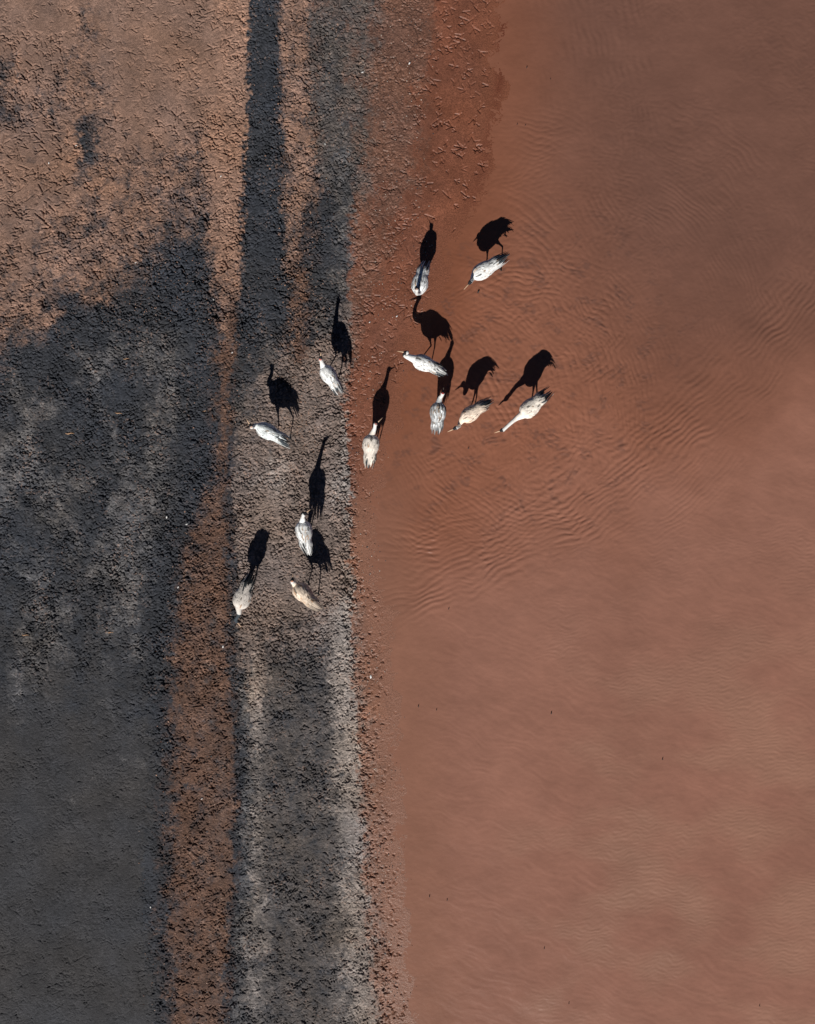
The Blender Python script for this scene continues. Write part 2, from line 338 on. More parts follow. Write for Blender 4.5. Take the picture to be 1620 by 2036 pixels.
# turbid water colour: silt tone with sky-reflection falloff and sheen painted in
A1 = np.array((.255, .103, .062)); A2 = np.array((.155, .078, .058)); A3 = np.array((.275, .130, .092)); A4 = np.array((.215, .080, .044)); A5 = np.array((.255, .120, .080))
big2 = fbm(U / 260, V / 300, 160, 4, .55)
topr = .9 * sm(740, 1220, U - .25 * V + 60 * big2) * (1 - sm(380, 1050, V + 80 * big2 - .12 * (U - 1200)))  # top right painted darker for weaker sky reflection, besides turbidity
lowm = sm(900, 1300, V + .45 * (U - 1000) + 120 * big2)  # lower water painted lighter for stronger reflection, besides turbidity
wc = A1 * (1 - topr[..., None]) + A2 * topr[..., None]
wc = wc * (1 - lowm[..., None]) + A3 * lowm[..., None]
s4 = ((1 - sm(0, 150, U - xw2)) * (.45 + .55 * sm(250, 600, V)))[..., None]; eb = sm(750, 1150, V)[..., None]; edge = A4 * (1 - eb) + A5 * eb
wc = wc * (1 - .9 * s4) + edge * .9 * s4
pl = fbm(U / 60, V / 38, 165, 5, .6); wc *= np.exp(.13 * big2 + .10 * pl + .05 * fbm(U / 14, V / 7, 170, 3))[..., None]
bc = (.24 * wm * sm(1100, 1600, V + .3 * (U - 1200)))[..., None]; wc = wc * (1 - bc) + np.array((.335, .200, .128)) * bc  # beige sheen of the wind ripples painted into the water colour
cc = (.42 * cat * sm(-.5, .3, chop(10, 5, .3, 143)))[..., None]; wc = wc * (1 - cc) + np.array((.10, .055, .045)) * cc  # catspaws also darkened in the colour
keep = dep > -.6
dw = np.where(keep, 0, -3) * 0
wmsh = grid_mesh('water', X2, Y2, hw * S, keep); 
# drop loose vertices
import bmesh
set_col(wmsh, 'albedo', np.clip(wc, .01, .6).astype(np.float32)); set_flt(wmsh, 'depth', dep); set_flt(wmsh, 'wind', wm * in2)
bm = bmesh.new(); bm.from_mesh(wmsh); bmesh.ops.delete(bm, geom=[v for v in bm.verts if not v.link_faces], context='VERTS'); bm.to_mesh(wmsh); bm.free()
water = bpy.data.objects.new('water', wmsh); C.objects.link(water); water['kind'] = 'structure'
m, nt, n, l, p = new_mat('turbid_water')
at = n.new('ShaderNodeAttribute'); at.attribute_name = 'albedo'; l.new(at.outputs['Color'], p.inputs['Base Color'])
wi = n.new('ShaderNodeAttribute'); wi.attribute_name = 'wind'
rr = n.new('ShaderNodeMapRange'); l.new(wi.outputs['Fac'], rr.inputs['Value']); rr.inputs['To Min'].default_value = .26; rr.inputs['To Max'].default_value = .42
l.new(rr.outputs[0], p.inputs['Roughness']); p.inputs['IOR'].default_value = 1.33
b, tx = bump(nt, 14, .25, .01, 4); l.new(b.outputs[0], p.inputs['Normal'])
wmsh.materials.append(m)
del X, Y, PX, PY, X2, Y2, wc, pl, big2, infr, wet, rough, crack, h, base

# ------------------------------------------------------------------ bird materials
def mat_attr(name, rough_, spec=.2, bscale=70, bstr=.25):
    m, nt, n, l, p = new_mat(name)
    at = n.new('ShaderNodeAttribute'); at.attribute_name = 'tint'
    b, tx = bump(nt, bscale, bstr, .01, 3)
    mr = n.new('ShaderNodeMapRange'); l.new(tx.outputs['Fac'], mr.inputs['Value']); mr.inputs['From Min'].default_value = .3; mr.inputs['From Max'].default_value = .7
    mr.inputs['To Min'].default_value = .85; mr.inputs['To Max'].default_value = 1.12
    mx = n.new('ShaderNodeVectorMath'); mx.operation = 'SCALE'; l.new(at.outputs['Color'], mx.inputs[0]); l.new(mr.outputs[0], mx.inputs['Scale'])
    l.new(mx.outputs[0], p.inputs['Base Color']); l.new(b.outputs[0], p.inputs['Normal'])
    p.inputs['Roughness'].default_value = rough_; p.inputs['Specular IOR Level'].default_value = spec
    return m
M_feather = mat_attr('plumage', .85)
def mat_plain(name, c, rough_=.6, var=.2, sc_=60):
    m, nt, n, l, p = new_mat(name)
    tx = n.new('ShaderNodeTexNoise'); tx.inputs['Scale'].default_value = sc_
    l.new(n.new('ShaderNodeTexCoord').outputs['Object'], tx.inputs['Vector'])
    mr = n.new('ShaderNodeMapRange'); l.new(tx.outputs['Fac'], mr.inputs['Value']); mr.inputs['To Min'].default_value = 1 - var; mr.inputs['To Max'].default_value = 1 + var
    rgb = n.new('ShaderNodeRGB'); rgb.outputs[0].default_value = (*c, 1)
    mx = n.new('ShaderNodeVectorMath'); mx.operation = 'SCALE'; l.new(rgb.outputs[0], mx.inputs[0]); l.new(mr.outputs[0], mx.inputs['Scale'])
    l.new(mx.outputs[0], p.inputs['Base Color']); p.inputs['Roughness'].default_value = rough_; return m
M_beak = mat_plain('beak_horn', (.62, .42, .27), .5, .15); M_eye = mat_plain('eye', (.25, .03, .01), .2, .05)

def mesh_from(name, verts, faces, mat, tints=None, smooth=True):
    me = bpy.data.meshes.new(name); me.from_pydata([tuple(v) for v in verts], [], faces); me.update()
    if smooth: me.polygons.foreach_set('use_smooth', np.ones(len(faces), bool))
    if tints is not None: set_col(me, 'tint', np.array(tints, np.float32))
    me.materials.append(mat); return me
def link(name, me, parent=None):
    o = bpy.data.objects.new(name, me); C.objects.link(o)
    if parent: o.parent = parent
    return o
def W3(p):     # photo pixel + height (pixels) -> world metres
    u, v, z = p; k = 1 - z / HC
    return np.array(((u - CX) * k * S, (CY - v) * k * S, z * S))
def G3(u, v): return np.array(((u - CX) * S, (CY - v) * S, 0.0))
def nrm(v): return v / (np.linalg.norm(v) + 1e-12)
def catmull(pts, n=8):
    pts = [np.array(p, float) for p in pts]; P = [2 * pts[0] - pts[1]] + pts + [2 * pts[-1] - pts[-2]]; out = []
    for i in range(1, len(P) - 2):
        for k in range(n):
            t = k / n; a, b_, c, d_ = P[i - 1], P[i], P[i + 1], P[i + 2]
            out.append(.5 * ((2 * b_) + (c - a) * t + (2 * a - 5 * b_ + 4 * c - d_) * t * t + (3 * b_ - a - 3 * c + d_) * t ** 3))
    out.append(P[-2]); return out
def tube(V_, F_, pts, radii, ns=12, flat=1.0):
    """closed tapering tube with rounded ends"""
    pts = [np.array(p) for p in pts]; n_ = len(pts); base_ = len(V_); ref = np.array((0.13, .21, 1.0))
    tprev = None
    for i, p_ in enumerate(pts):
        t = nrm(pts[min(i + 1, n_ - 1)] - pts[max(i - 1, 0)])
        if tprev is None:
            s_ = np.cross(t, ref); s_ = nrm(s_) if np.linalg.norm(s_) > .1 else nrm(np.cross(t, (1, 0, 0)))
        else: s_ = nrm(s_ - t * s_.dot(t))
        tprev = t; u_ = np.cross(s_, t)
        for k in range(ns):
            a = 2 * math.pi * k / ns; V_.append(p_ + radii[i] * (math.cos(a) * s_ + math.sin(a) * u_ * flat))
    for i in range(n_ - 1):
        for k in range(ns):
            a = base_ + i * ns + k; b_ = base_ + i * ns + (k + 1) % ns; F_.append((a, b_, b_ + ns, a + ns))
    for e, sgn in ((0, 1), (n_ - 1, -1)):
        V_.append(pts[e]); c = len(V_) - 1
        for k in range(ns):
            a = base_ + e * ns + k; b_ = base_ + e * ns + (k + 1) % ns
            F_.append((c, b_, a) if sgn > 0 else (c, a, b_))
PROF_T = [0, .03, .1, .22, .4, .58, .75, .9, 1.0]
PROF_W = [.02, .34, .66, .92, 1.0, .94, .72, .42, .10]
PROF_H = [.02, .36, .70, .95, 1.0, .95, .78, .50, .14]

GREY = (.76, .77, .77); PALE = (.90, .90, .88); TAN = (.90, .74, .60); CREAM = (.92, .83, .73)
def build_crane(spec):
    r_ = np.random.default_rng(spec['seed'])
    front, rear, tail = W3(spec['front']), W3(spec['rear']), W3(spec['tail'])
    hw_, hh_ = spec.get('w', 14.5) * S * 1.0, spec.get('h', 17.5) * S
    axis = rear - front; L = np.linalg.norm(axis); d_ = axis / L
    side = nrm(np.cross(d_, (0, 0, 1))); up = np.cross(side, d_)
    origin = front + axis * .5; origin[2] = 0; feet = []
    for i, sd in enumerate((1, -1)):
        f = spec.get('feet', (None, None))[i]
        f = G3(*f) if f else origin + sd * side * .055 + d_ * (-.05 if i else .04) * 1.0
        gz = ground_z(f[0], f[1]); f[2] = gz; feet.append(f)
    def core(t): return front + axis * t + up * (-.012 * math.sin(math.pi * t))
    def cloak_c(t):
        if t <= .8: return core(t) + up * .004
        q = (t - .8) / .55; a = core(.8); b_ = core(1.0) + up * .02
        return (1 - q) ** 2 * a + 2 * q * (1 - q) * b_ + q * q * tail
    def cloak(t, th, off=0.0):
        w_ = np.interp(t, PROF_T[:7] + [1.0, 1.2, 1.4], PROF_W[:7] + [.74, .60, .40]) * hw_
        hgt = np.interp(t, PROF_T[:7] + [1.0, 1.2, 1.4], PROF_H[:7] + [.62, .48, .28]) * hh_
        nd = math.cos(th) * side + math.sin(th) * up
        return cloak_c(t) + math.cos(th) * side * (w_ + off) + math.sin(th) * up * (hgt + off)
    # ---- continuous body: torso + neck + head + thighs, shanks and toes, fused
    Vb, Fb = [], []
    ns = 24; b0 = len(Vb); ts = np.linspace(0, 1, 26)
    for t in ts:
        w_, h_ = np.interp(t, PROF_T, PROF_W) * hw_, np.interp(t, PROF_T, PROF_H) * hh_; c = core(t)
        for k in range(ns):
            a = 2 * math.pi * k / ns; hs = h_ * (1.0 if math.sin(a) > 0 else 1.08); Vb.append(c + math.cos(a) * side * w_ + math.sin(a) * up * hs)
    for i in range(25):
        for k in range(ns): a = b0 + i * ns + k; b_ = b0 + i * ns + (k + 1) % ns; Fb.append((a, b_, b_ + ns, a + ns))
    Fb.append(tuple(b0 + k for k in range(ns))[::-1]); Fb.append(tuple(b0 + 25 * ns + k for k in range(ns)))
    npts = [core(.26) + up * .03, core(.10) + up * .045] + [W3(q) for q in spec['neck']]
    head, tip = W3(spec['head']), W3(spec['beak']); fwd = nrm(tip - head)
    npts.append(head - fwd * .02)
    nk = catmull(npts, 7); nn = len(nk); arc = np.linspace(0, 1, nn)
    rad = np.interp(arc, [0, .18, .36, .55, .8, 1], [.115, .088, .056, .040, .033, .034])
    tube(Vb, Fb, nk, rad, 14)
    hp = [head - fwd * .045, head - fwd * .035, head - fwd * .012, head + fwd * .018, head + fwd * .045, head + fwd * .062]
    tube(Vb, Fb, hp, [.012, .031, .040, .037, .024, .014], 14)
    legs = []
    for i, f in enumerate(feet):
        sd = 1 if i == 0 else -1
        hip = core(.52) + side * sd * .045 - up * hh_ * .55; dlt = f - (feet[0] + feet[1]) / 2; dlt[2] = 0; hip = hip + dlt * .45
        hk = spec.get('hock', (None, None))[i]
        if hk:
            su, sv, z = hk; kp = np.array(((su - CX - SUN_A * z) * S, (CY - sv) * S - SUN_B * z * S, z * S))
        else: kp = hip * .45 + f * .55 + d_ * .03; 
        mid_ = hip * .5 + kp * .5
        pts = [hip, mid_, kp, kp * .5 + f * .5, f + np.array((0, 0, .012))]
        tube(Vb, Fb, [hip, hip * .6 + kp * .4, hip * .3 + kp * .7, kp], [.06, .036, .017, .0145], 10)
        tube(Vb, Fb, [hip * .05 + kp * .95, kp, kp * .9 + f * .1, kp * .4 + f * .6, f + np.array((0, 0, .008))], [.013, .0165, .0125, .0115, .013], 10)
        fd = -np.array((d_[0], d_[1], 0)); fd = nrm(fd); fs = np.array((-fd[1], fd[0], 0))
        for an, ln in ((0, .10), (.55, .085), (-.55, .085), (3.14, .03)):
            tdir = fd * math.cos(an) + fs * math.sin(an); b1 = f + np.array((0, 0, .012))
            tube(Vb, Fb, [b1, b1 + tdir * ln * .5 + np.array((0, 0, .002)), b1 + tdir * ln - np.array((0, 0, .004))], [.011, .010, .008], 8)
        legs.append((hip, kp, f))
    me = bpy.data.meshes.new('raw'); me.from_pydata([tuple(v) for v in Vb], [], Fb); me.update()
    tmp = bpy.data.objects.new('raw', me); C.objects.link(tmp)
    md = tmp.modifiers.new('r', 'REMESH'); md.mode = 'VOXEL'; md.voxel_size = .0075; md.use_smooth_shade = True
    ms = tmp.modifiers.new('s', 'SMOOTH'); ms.factor = .5; ms.iterations = 2
    dg = bpy.context.evaluated_depsgraph_get(); ev = tmp.evaluated_get(dg); bmse = bpy.data.meshes.new_from_object(ev)
    bpy.data.objects.remove(tmp); bpy.data.meshes.remove(me)
    bmse.name = 'body'; nv = len(bmse.vertices); co = np.empty(nv * 3, np.float32); bmse.vertices.foreach_get('co', co); co = co.reshape(-1, 3)
    # ---- plumage colours of the body
    tb = np.array(spec['tint']); colr = np.tile(tb, (nv, 1)) * np.exp(r_.normal(0, .05, (nv, 1)))
    rel = (co - core(.5)) @ up; rusty = spec.get('rust', 0)
    nkp = np.array(nk); dist = np.full(nv, 9.); ti = np.zeros(nv); ip = np.zeros(nv, int)
    for i in range(nn - 1):
        a, b_ = nkp[i], nkp[i + 1]; ab = b_ - a; tt = np.clip(((co - a) @ ab) / (ab @ ab), 0, 1); dd = np.linalg.norm(co - (a + tt[:, None] * ab), axis=1)
        cl = dd < dist; dist[cl] = dd[cl]; ti[cl] = (i + tt[cl]) / nn; ip[cl] = i
    rr_ = np.interp(ti, arc, rad); isn = (dist < rr_ * 1.35) & (ti > .30)
    tan_ = np.array([nrm(nkp[min(i + 1, nn - 1)] - nkp[i]) for i in range(nn)])
    vent = np.array([nrm(fwd * .8 - d_ * .5 - np.array((0, 0, .5)) - t * t.dot(fwd * .8 - d_ * .5 - np.array((0, 0, .5)))) for t in tan_])
    off = co - nkp[ip]; sd_ = np.einsum('ij,ij->i', off, vent[ip]) / rr_
    front_dark = sm(.05, .45, sd_) * sm(.45, .62, ti); white = np.array((.70, .69, .66)); black = np.array((.022, .024, .028))
    k = (isn * sm(.30, .62, ti))[:, None]; colr = colr * (1 - k) + white * k
    k = (isn * front_dark)[:, None]; colr = colr * (1 - k) + black * k
    hf = (co - head) @ fwd; hd = np.linalg.norm(co - head, axis=1); hup = nrm(np.array((0, 0, 1)) - fwd * fwd[2]); hu = (co - head) @ hup; hs_ = np.abs((co - head) @ np.cross(fwd, hup))
    ish = hd < .085; cheek = (hf < -.016) | ((hs_ > .020) & (hf < .006) & (hu < .012))
    colr[ish & ~cheek] = black; colr[ish & cheek] = white
    redm = ish & (hu > .014) & (hf > -.032) & (hf < -.002) & (hs_ < .022)
    if spec.get('red'): colr[redm] = spec['red']
    if spec.get('shaded_hood'):  # black head and neck, with the body's shade put into the colour
        colr[(isn & (ti > .5)) | ish] = spec['shaded_hood']
    for (hip, kp, f) in legs:
        for a, b_, rr in ((hip * .25 + kp * .75, kp, .028), (kp, f, .035)):
            ab = b_ - a; tt = np.clip(((co - a) @ ab) / (ab @ ab), 0, 1); dd = np.linalg.norm(co - (a + tt[:, None] * ab), axis=1); colr[dd < rr] = (.045, .042, .040)
        colr[np.linalg.norm(co - f, axis=1) < .12] = (.045, .042, .040)
    set_col(bmse, 'tint', colr); bmse.materials.clear(); bmse.materials.append(M_feather)
    # ---- root
    root = bpy.data.objects.new('crane', None); C.objects.link(root); root.empty_display_size = .3
    root.location = (origin[0], origin[1], ground_z(origin[0], origin[1]))
    root['label'] = spec['label']; root['category'] = 'crane'; root['group'] = 'cranes standing along the shore'
    O = np.array(root.location)
    def local(me_):
        me_.transform(__import__('mathutils').Matrix.Translation(-Vector(O))); return me_
    body = link('body', local(bmse), root)
    # ---- feathers
    def feather(V_, F_, T_, t0, th, ln, wd, tint, tipd, lift, droop=0., splay=0.):
        droop *= spec.get('droop', .5)
        n_ = 6; b1 = len(V_)
        for j in range(n_ + 1):
            q = j / n_; tt = t0 + ln * q / L; th2 = th + splay * q
            c = cloak(tt, th2, .002 + lift * q ** 1.3); c2 = cloak(tt + .02, th2, .002 + lift * q ** 1.3)
            c = c - np.array((0, 0, 1)) * droop * q * q
            tg = nrm(c2 - c); nd = nrm(math.cos(th2) * side / hw_ + math.sin(th2) * up / hh_); bs_ = nrm(np.cross(nd, tg))
            wq = wd * (math.sin(math.pi * min(.5, .12 + q * .75)) if q < .6 else math.sqrt(max(0, 1 - ((q - .6) / .42) ** 2)))
            k_ = tint * (1 - q * tipd); 
            for sgn in (-1, 0, 1):
                V_.append(c + bs_ * sgn * wq * .5 + nd * (.004 if sgn == 0 else 0)); T_.append(k_ * (1.06 if sgn == 0 else 1.0))
        for j in range(n_):
            for s2 in (0, 1): a = b1 + j * 3 + s2; F_.append((a, a + 1, a + 4, a + 3))
    tbase = np.array(spec['tint']); mott = spec.get('mottle', .14) * 1.7
    for sd in (1, -1):
        V_, F_, T_ = [], [], []
        for row, t0 in enumerate(np.arange(.10, .80, .055)):
            for q in range(9):
                a = math.radians(4 + q * 10.2 + (row % 2) * 5 + r_.uniform(-3, 3)); th = a if sd > 0 else math.pi - a
                tv = tbase * math.exp(r_.normal(0, mott)) * (1 - .25 * max(0, t0 - .5))
                if r_.random() < spec.get('brown', .06) : tv = tv * np.array((.62, .48, .38))
                if r_.random() < .06: tv = tv * .25
                feather(V_, F_, T_, t0 + r_.uniform(-.02, .02), th, r_.uniform(.085, .14) * (1 + .5 * t0), r_.uniform(.034, .046), tv, .28, r_.uniform(.004, .012))
        # primaries along the lower edge
        for q in range(7):
            a = math.radians(-12 + q * 6 + r_.uniform(-3, 3)); th = a if sd > 0 else math.pi - a
            feather(V_, F_, T_, .42 + .03 * q, th, r_.uniform(.26, .34), .035, np.array((.045, .05, .056)) if q < 4 else tbase * .7, .3, .004, splay=.25 * (1 if sd > 0 else -1))
        link('wing', local(mesh_from('wing', V_, F_, M_feather, T_)), root)
    V_, F_, T_ = [], [], []
    nb = spec.get('plumes', 30)
    for q in range(nb):
        th = math.radians(8 + 164 * (q + .5) / nb + r_.uniform(-6, 6)); dark = r_.random() < spec.get('dark', .4)
        shade = np.array((.05, .06, .068)) * r_.uniform(.4, 1.6) * spec.get('dk', 1) if dark else tbase * r_.uniform(.75, 1.1)
        t0 = r_.uniform(*spec.get('pt', (.56, .78))); reach = r_.uniform(1.04, 1.44)
        feather(V_, F_, T_, t0, th, (reach - t0) * L, r_.uniform(.030, .044), shade, .75 if not dark and r_.random() < .5 else .2, r_.uniform(.004, .03), r_.uniform(.0, .10), r_.uniform(-.42, .42))
    # drooping rear curtain under the cloak gives the bustle its depth
    for q in range(16):
        th = math.radians(-20 + 220 * (q + .5) / 16)
        feather(V_, F_, T_, r_.uniform(.66, .8), th, r_.uniform(.18, .27), .042, np.array((.06, .068, .075)) * r_.uniform(.7, 3), .2, .0, r_.uniform(.05, .16), 0)
    link('tail_plumes', local(mesh_from('tail_plumes', V_, F_, M_feather, T_)), root)
    # ---- beak: two mandibles in one horn-coloured part, eyes
    V_, F_ = [], []; bl = np.linalg.norm(tip - head); b1 = head + fwd * .05
    tube(V_, F_, [b1 + hup * .002, b1 * .7 + tip * .3 + hup * .004, b1 * .35 + tip * .65 + hup * .003, tip], [.0135, .0105, .0075, .002], 10)
    tube(V_, F_, [b1 - hup * .007, b1 * .6 + tip * .4 - hup * .005, b1 * .12 + tip * .88 - hup * .001], [.010, .0075, .002], 8)
    link('beak', local(mesh_from('beak', V_, F_, M_beak)), root)
    for sgn in (1, -1):
        V_, F_ = [], []; ec = head + fwd * .012 + hup * .010; sv = np.cross(fwd, hup) * sgn
        tube(V_, F_, [ec + sv * .026, ec + sv * .032, ec + sv * .037], [.004, .007, .003], 8)
        link('eye', local(mesh_from('eye', V_, F_, M_eye)), root)
    return root

BIRDS = [
 dict(seed=1, red=(.50, .33, .26), tint=GREY, front=(830, 586, 70), rear=(841, 536, 64), tail=(847, 522, 52), neck=[(829, 583, 88), (828, 581, 104)], head=(828, 575, 122), beak=(824, 559, 119), dark=.5,
      feet=((834, 571), (844, 564)), w=15, label='grey crane seen from behind its upturned neck, topmost left of the birds on red mud'),
 dict(seed=2, droop=.9, tint=PALE, front=(938, 552, 66), rear=(990, 520, 72), tail=(1008, 508, 60), neck=[(939, 555, 70), (937, 558, 80)], head=(935, 561, 90), beak=(922, 576, 91), dark=.8, w=15, h=17, mottle=.1,
      feet=((963, 541), (997, 538)), hock=(None, (999, 490, 42)), label='pale grey crane with dark ruffled tail wading at the top right of the flock'),
 dict(seed=3, tint=PALE, front=(820, 713, 70), rear=(869, 733, 70), tail=(886, 743, 56), neck=[(810, 709, 70), (804, 706, 79), (805, 704, 91)], head=(808, 701, 101), beak=(788, 698, 92), dark=.35, h=17,
      feet=((832, 719), (856, 728)), hock=((857, 687, 28), (864, 690, 28)), label='grey crane in profile whose S-curved neck and beak point left, its tail over another shadow'),
 dict(seed=4, red=(.55, .16, .12), tint=PALE, front=(641, 727, 70), rear=(669, 769, 66), tail=(676, 783, 50), neck=[(640, 722, 84), (638, 716, 96)], head=(637, 713, 105), beak=(638, 700, 109), dark=.22, w=14,
      feet=((652, 736), (672, 758)), hock=((668, 706, 30), (680, 725, 27)), label='whitish crane with red crown standing on grey crust just left of the red mud edge'),
 dict(seed=5, red=(.62, .42, .32), tint=(.84, .88, .87), front=(509, 846, 68), rear=(560, 872, 66), tail=(577, 882, 52), neck=[(504, 847, 76), (503, 848, 92)], head=(499, 848, 102), beak=(489, 832, 103), dark=.2, w=14.5,
      feet=((552, 866), (577, 873)), hock=(None, (584, 826, 36)), label='bluish grey crane farthest left in the middle, its long curved shadow on dark crust'),
 dict(seed=6, red=(.40, .05, .04), tint=(.62, .63, .63), front=(872, 798, 70), rear=(869, 848, 66), tail=(868, 861, 52), neck=[(875, 791, 76), (878, 787, 82)], head=(880, 782, 87), beak=(882, 770, 83), dark=.3, w=15, brown=.12, mottle=.22,
      label='mottled grey crane facing away with red and white crown, below another crane tail'),
 dict(seed=7, droop=.9, tint=TAN, front=(917, 836, 64), rear=(959, 806, 74), tail=(977, 797, 58), neck=[(914, 842, 54), (913, 847, 60)], head=(906, 851, 74), beak=(889, 859, 70), dark=.7, mottle=.08, w=14, brown=.02,
      feet=((929, 826), (941, 822)), label='small sandy crane with hooked neck and black tail feathers, wading mid flock'),
 dict(seed=8, droop=.9, tint=CREAM, front=(1035, 828, 60), rear=(1078, 789, 72), tail=(1094, 776, 52), neck=[(1028, 831, 61), (1019, 838, 61), (1009, 847, 58)], head=(999, 855, 54), beak=(982, 861, 46), dark=.55, w=16, h=17, mottle=.06, brown=.01,
      feet=((1052, 815), (1068, 810)), label='large cream crane stretching its long neck low toward the water, rightmost of the flock'),
 dict(seed=9, red=(.50, .22, .18), tint=CREAM, front=(739, 862, 70), rear=(735, 912, 66), tail=(733, 928, 50), neck=[(743, 856, 78), (745, 850, 86)], head=(747, 843, 93), beak=(762, 829, 85), dark=.18, w=15.5, mottle=.07, brown=.03,
      label='cream crane on the waterline facing away, beak crossing its own shadow'),
 dict(seed=10, tint=PALE, front=(601, 1034, 76), rear=(608, 1083, 70), tail=(613, 1099, 56), neck=[(602, 1030, 90), (602, 1028, 106)], head=(605, 1022, 119), beak=(618, 1012, 118), dark=.1, w=15.5, brown=.12, mottle=.12,
      label='pale speckled crane with neck fully raised casting the longest straight shadow'),
 dict(seed=11, h=20, red=(.65, .32, .20), tint=(.80, .655, .52), front=(585, 1160, 70), rear=(620, 1198, 66), tail=(636, 1209, 54), neck=[(582, 1157, 84), (581, 1158, 95)], head=(581, 1155, 103), beak=(583, 1137, 98), dark=.04, w=16, brown=.18,
      feet=((613, 1159), (633, 1182)), hock=((621, 1130, 26), (638, 1132, 33)), label='brownish young crane lowest right of the group, both feet visible in its shadow'),
 dict(seed=12, dk=.5, pt=(.36, .7), shaded_hood=(.05, .06, .07), droop=.4, tint=(.68, .62, .56), front=(474, 1212, 68), rear=(492, 1158, 72), tail=(503, 1138, 60), neck=[(475, 1220, 70), (471, 1228, 67)], head=(469, 1234, 60), beak=(480, 1247, 52), dark=.95, w=16.5, h=15.5, mottle=.05, brown=.02, plumes=34,
      label='crane bowing toward the bottom with black tail raised, leftmost at the foot of the group')]
for sp in BIRDS: build_crane(sp)

# ------------------------------------------------------------------ loose crumbs of mud along the margins
M_crumb, nt, n, l, p = new_mat('mud_crumb')
at = n.new('ShaderNodeAttribute'); at.attribute_name = 'tint'; l.new(at.outputs['Color'], p.inputs['Base Color']); p.inputs['Roughness'].default_value = .45
b, tx = bump(nt, 90, .5, .01, 3); l.new(b.outputs[0], p.inputs['Normal'])
cv, cf, ct = [], [], []
bmi = bmesh.new(); bmesh.ops.create_icosphere(bmi, subdivisions=1, radius=1.0); IV = np.array([v.co[:] for v in bmi.verts]); IF = [[v.index for v in f.verts] for f in bmi.faces]; bmi.free()
def crumb(u, v, s, tone):
    x, y = (u - CX) * S, (CY - v) * S
    if not (-8.3 < x < 2.0 and abs(y) < 10.4): return
    b0 = len(cv); z = ground_z(x, y)
    V_ = IV * rng.uniform(.6, 1.25, (len(IV), 1)) * np.array((1, rng.uniform(.45, 1), rng.uniform(.35, .7))) * s * S
    a = rng.uniform(0, 6.28); ca, sa = math.cos(a), math.sin(a); V_ = np.stack([V_[:, 0] * ca - V_[:, 1] * sa, V_[:, 0] * sa + V_[:, 1] * ca, V_[:, 2]], 1)
    cv.extend(V_ + np.array((x, y, z + .2 * s * S))); cf.extend([[i + b0 for i in f] for f in IF]); ct.extend([np.array(tone) * rng.uniform(.7, 1.25)] * len(IV))
PALE_C, RUST_C, DARK_C, TAN_C = (.46, .38, .32), (.20, .09, .055), (.035, .036, .042), (.32, .185, .125)
for _ in range(1700):
    yy = rng.uniform(1080, 2045) if rng.random() < .8 else rng.uniform(700, 1080); xe = np.interp(yy, [700, 900, 1150, 1500, 1800, 2036], [700, 690, 700, 716, 730, 757])
    clump = .5 + .5 * math.sin(yy * .045 + 2 * math.sin(yy * .013))
    if rng.random() > .25 + .75 * clump: continue
    crumb(xe + rng.normal(4, 14) + abs(rng.normal(0, 30)) * clump, yy, rng.uniform(.5, 1.7), PALE_C if rng.random() < .3 else (RUST_C if rng.random() < .55 else DARK_C))
for _ in range(900): crumb(rng.uniform(705, 850) + rng.normal(0, 12), rng.uniform(-10, 640), rng.uniform(.5, 1.5), PALE_C if rng.random() < .25 else (RUST_C if rng.random() < .5 else DARK_C))
for _ in range(1300):
    yy = rng.uniform(-10, 900); crumb(rng.normal(np.interp(yy, [0, 900], [585, 600]), 26), yy, rng.uniform(.6, 1.9), TAN_C if rng.random() < .8 else DARK_C)
for _ in range(1500):
    yy = rng.uniform(600, 2040); crumb(rng.normal(np.interp(yy, [600, 900, 1100, 1300, 2036], [445, 445, 420, 395, 375]), np.interp(yy, [600, 1000, 1300], [26, 30, 45])), yy, rng.uniform(.6, 1.8), RUST_C if rng.random() < .4 else (TAN_C if rng.random() < .5 else DARK_C))
for _ in range(1100): crumb(rng.uniform(200, 430), rng.uniform(330, 640), rng.uniform(.5, 1.5), TAN_C if rng.random() < .75 else DARK_C)
crm = mesh_from('mud_crumbs', cv, cf, M_crumb, ct, False); cro = link('mud_crumbs', crm)
cro['label'] = 'loose crumbs of pale, rusty and dark mud scattered along the shore'; cro['category'] = 'mud crumbs'; cro['kind'] = 'stuff'

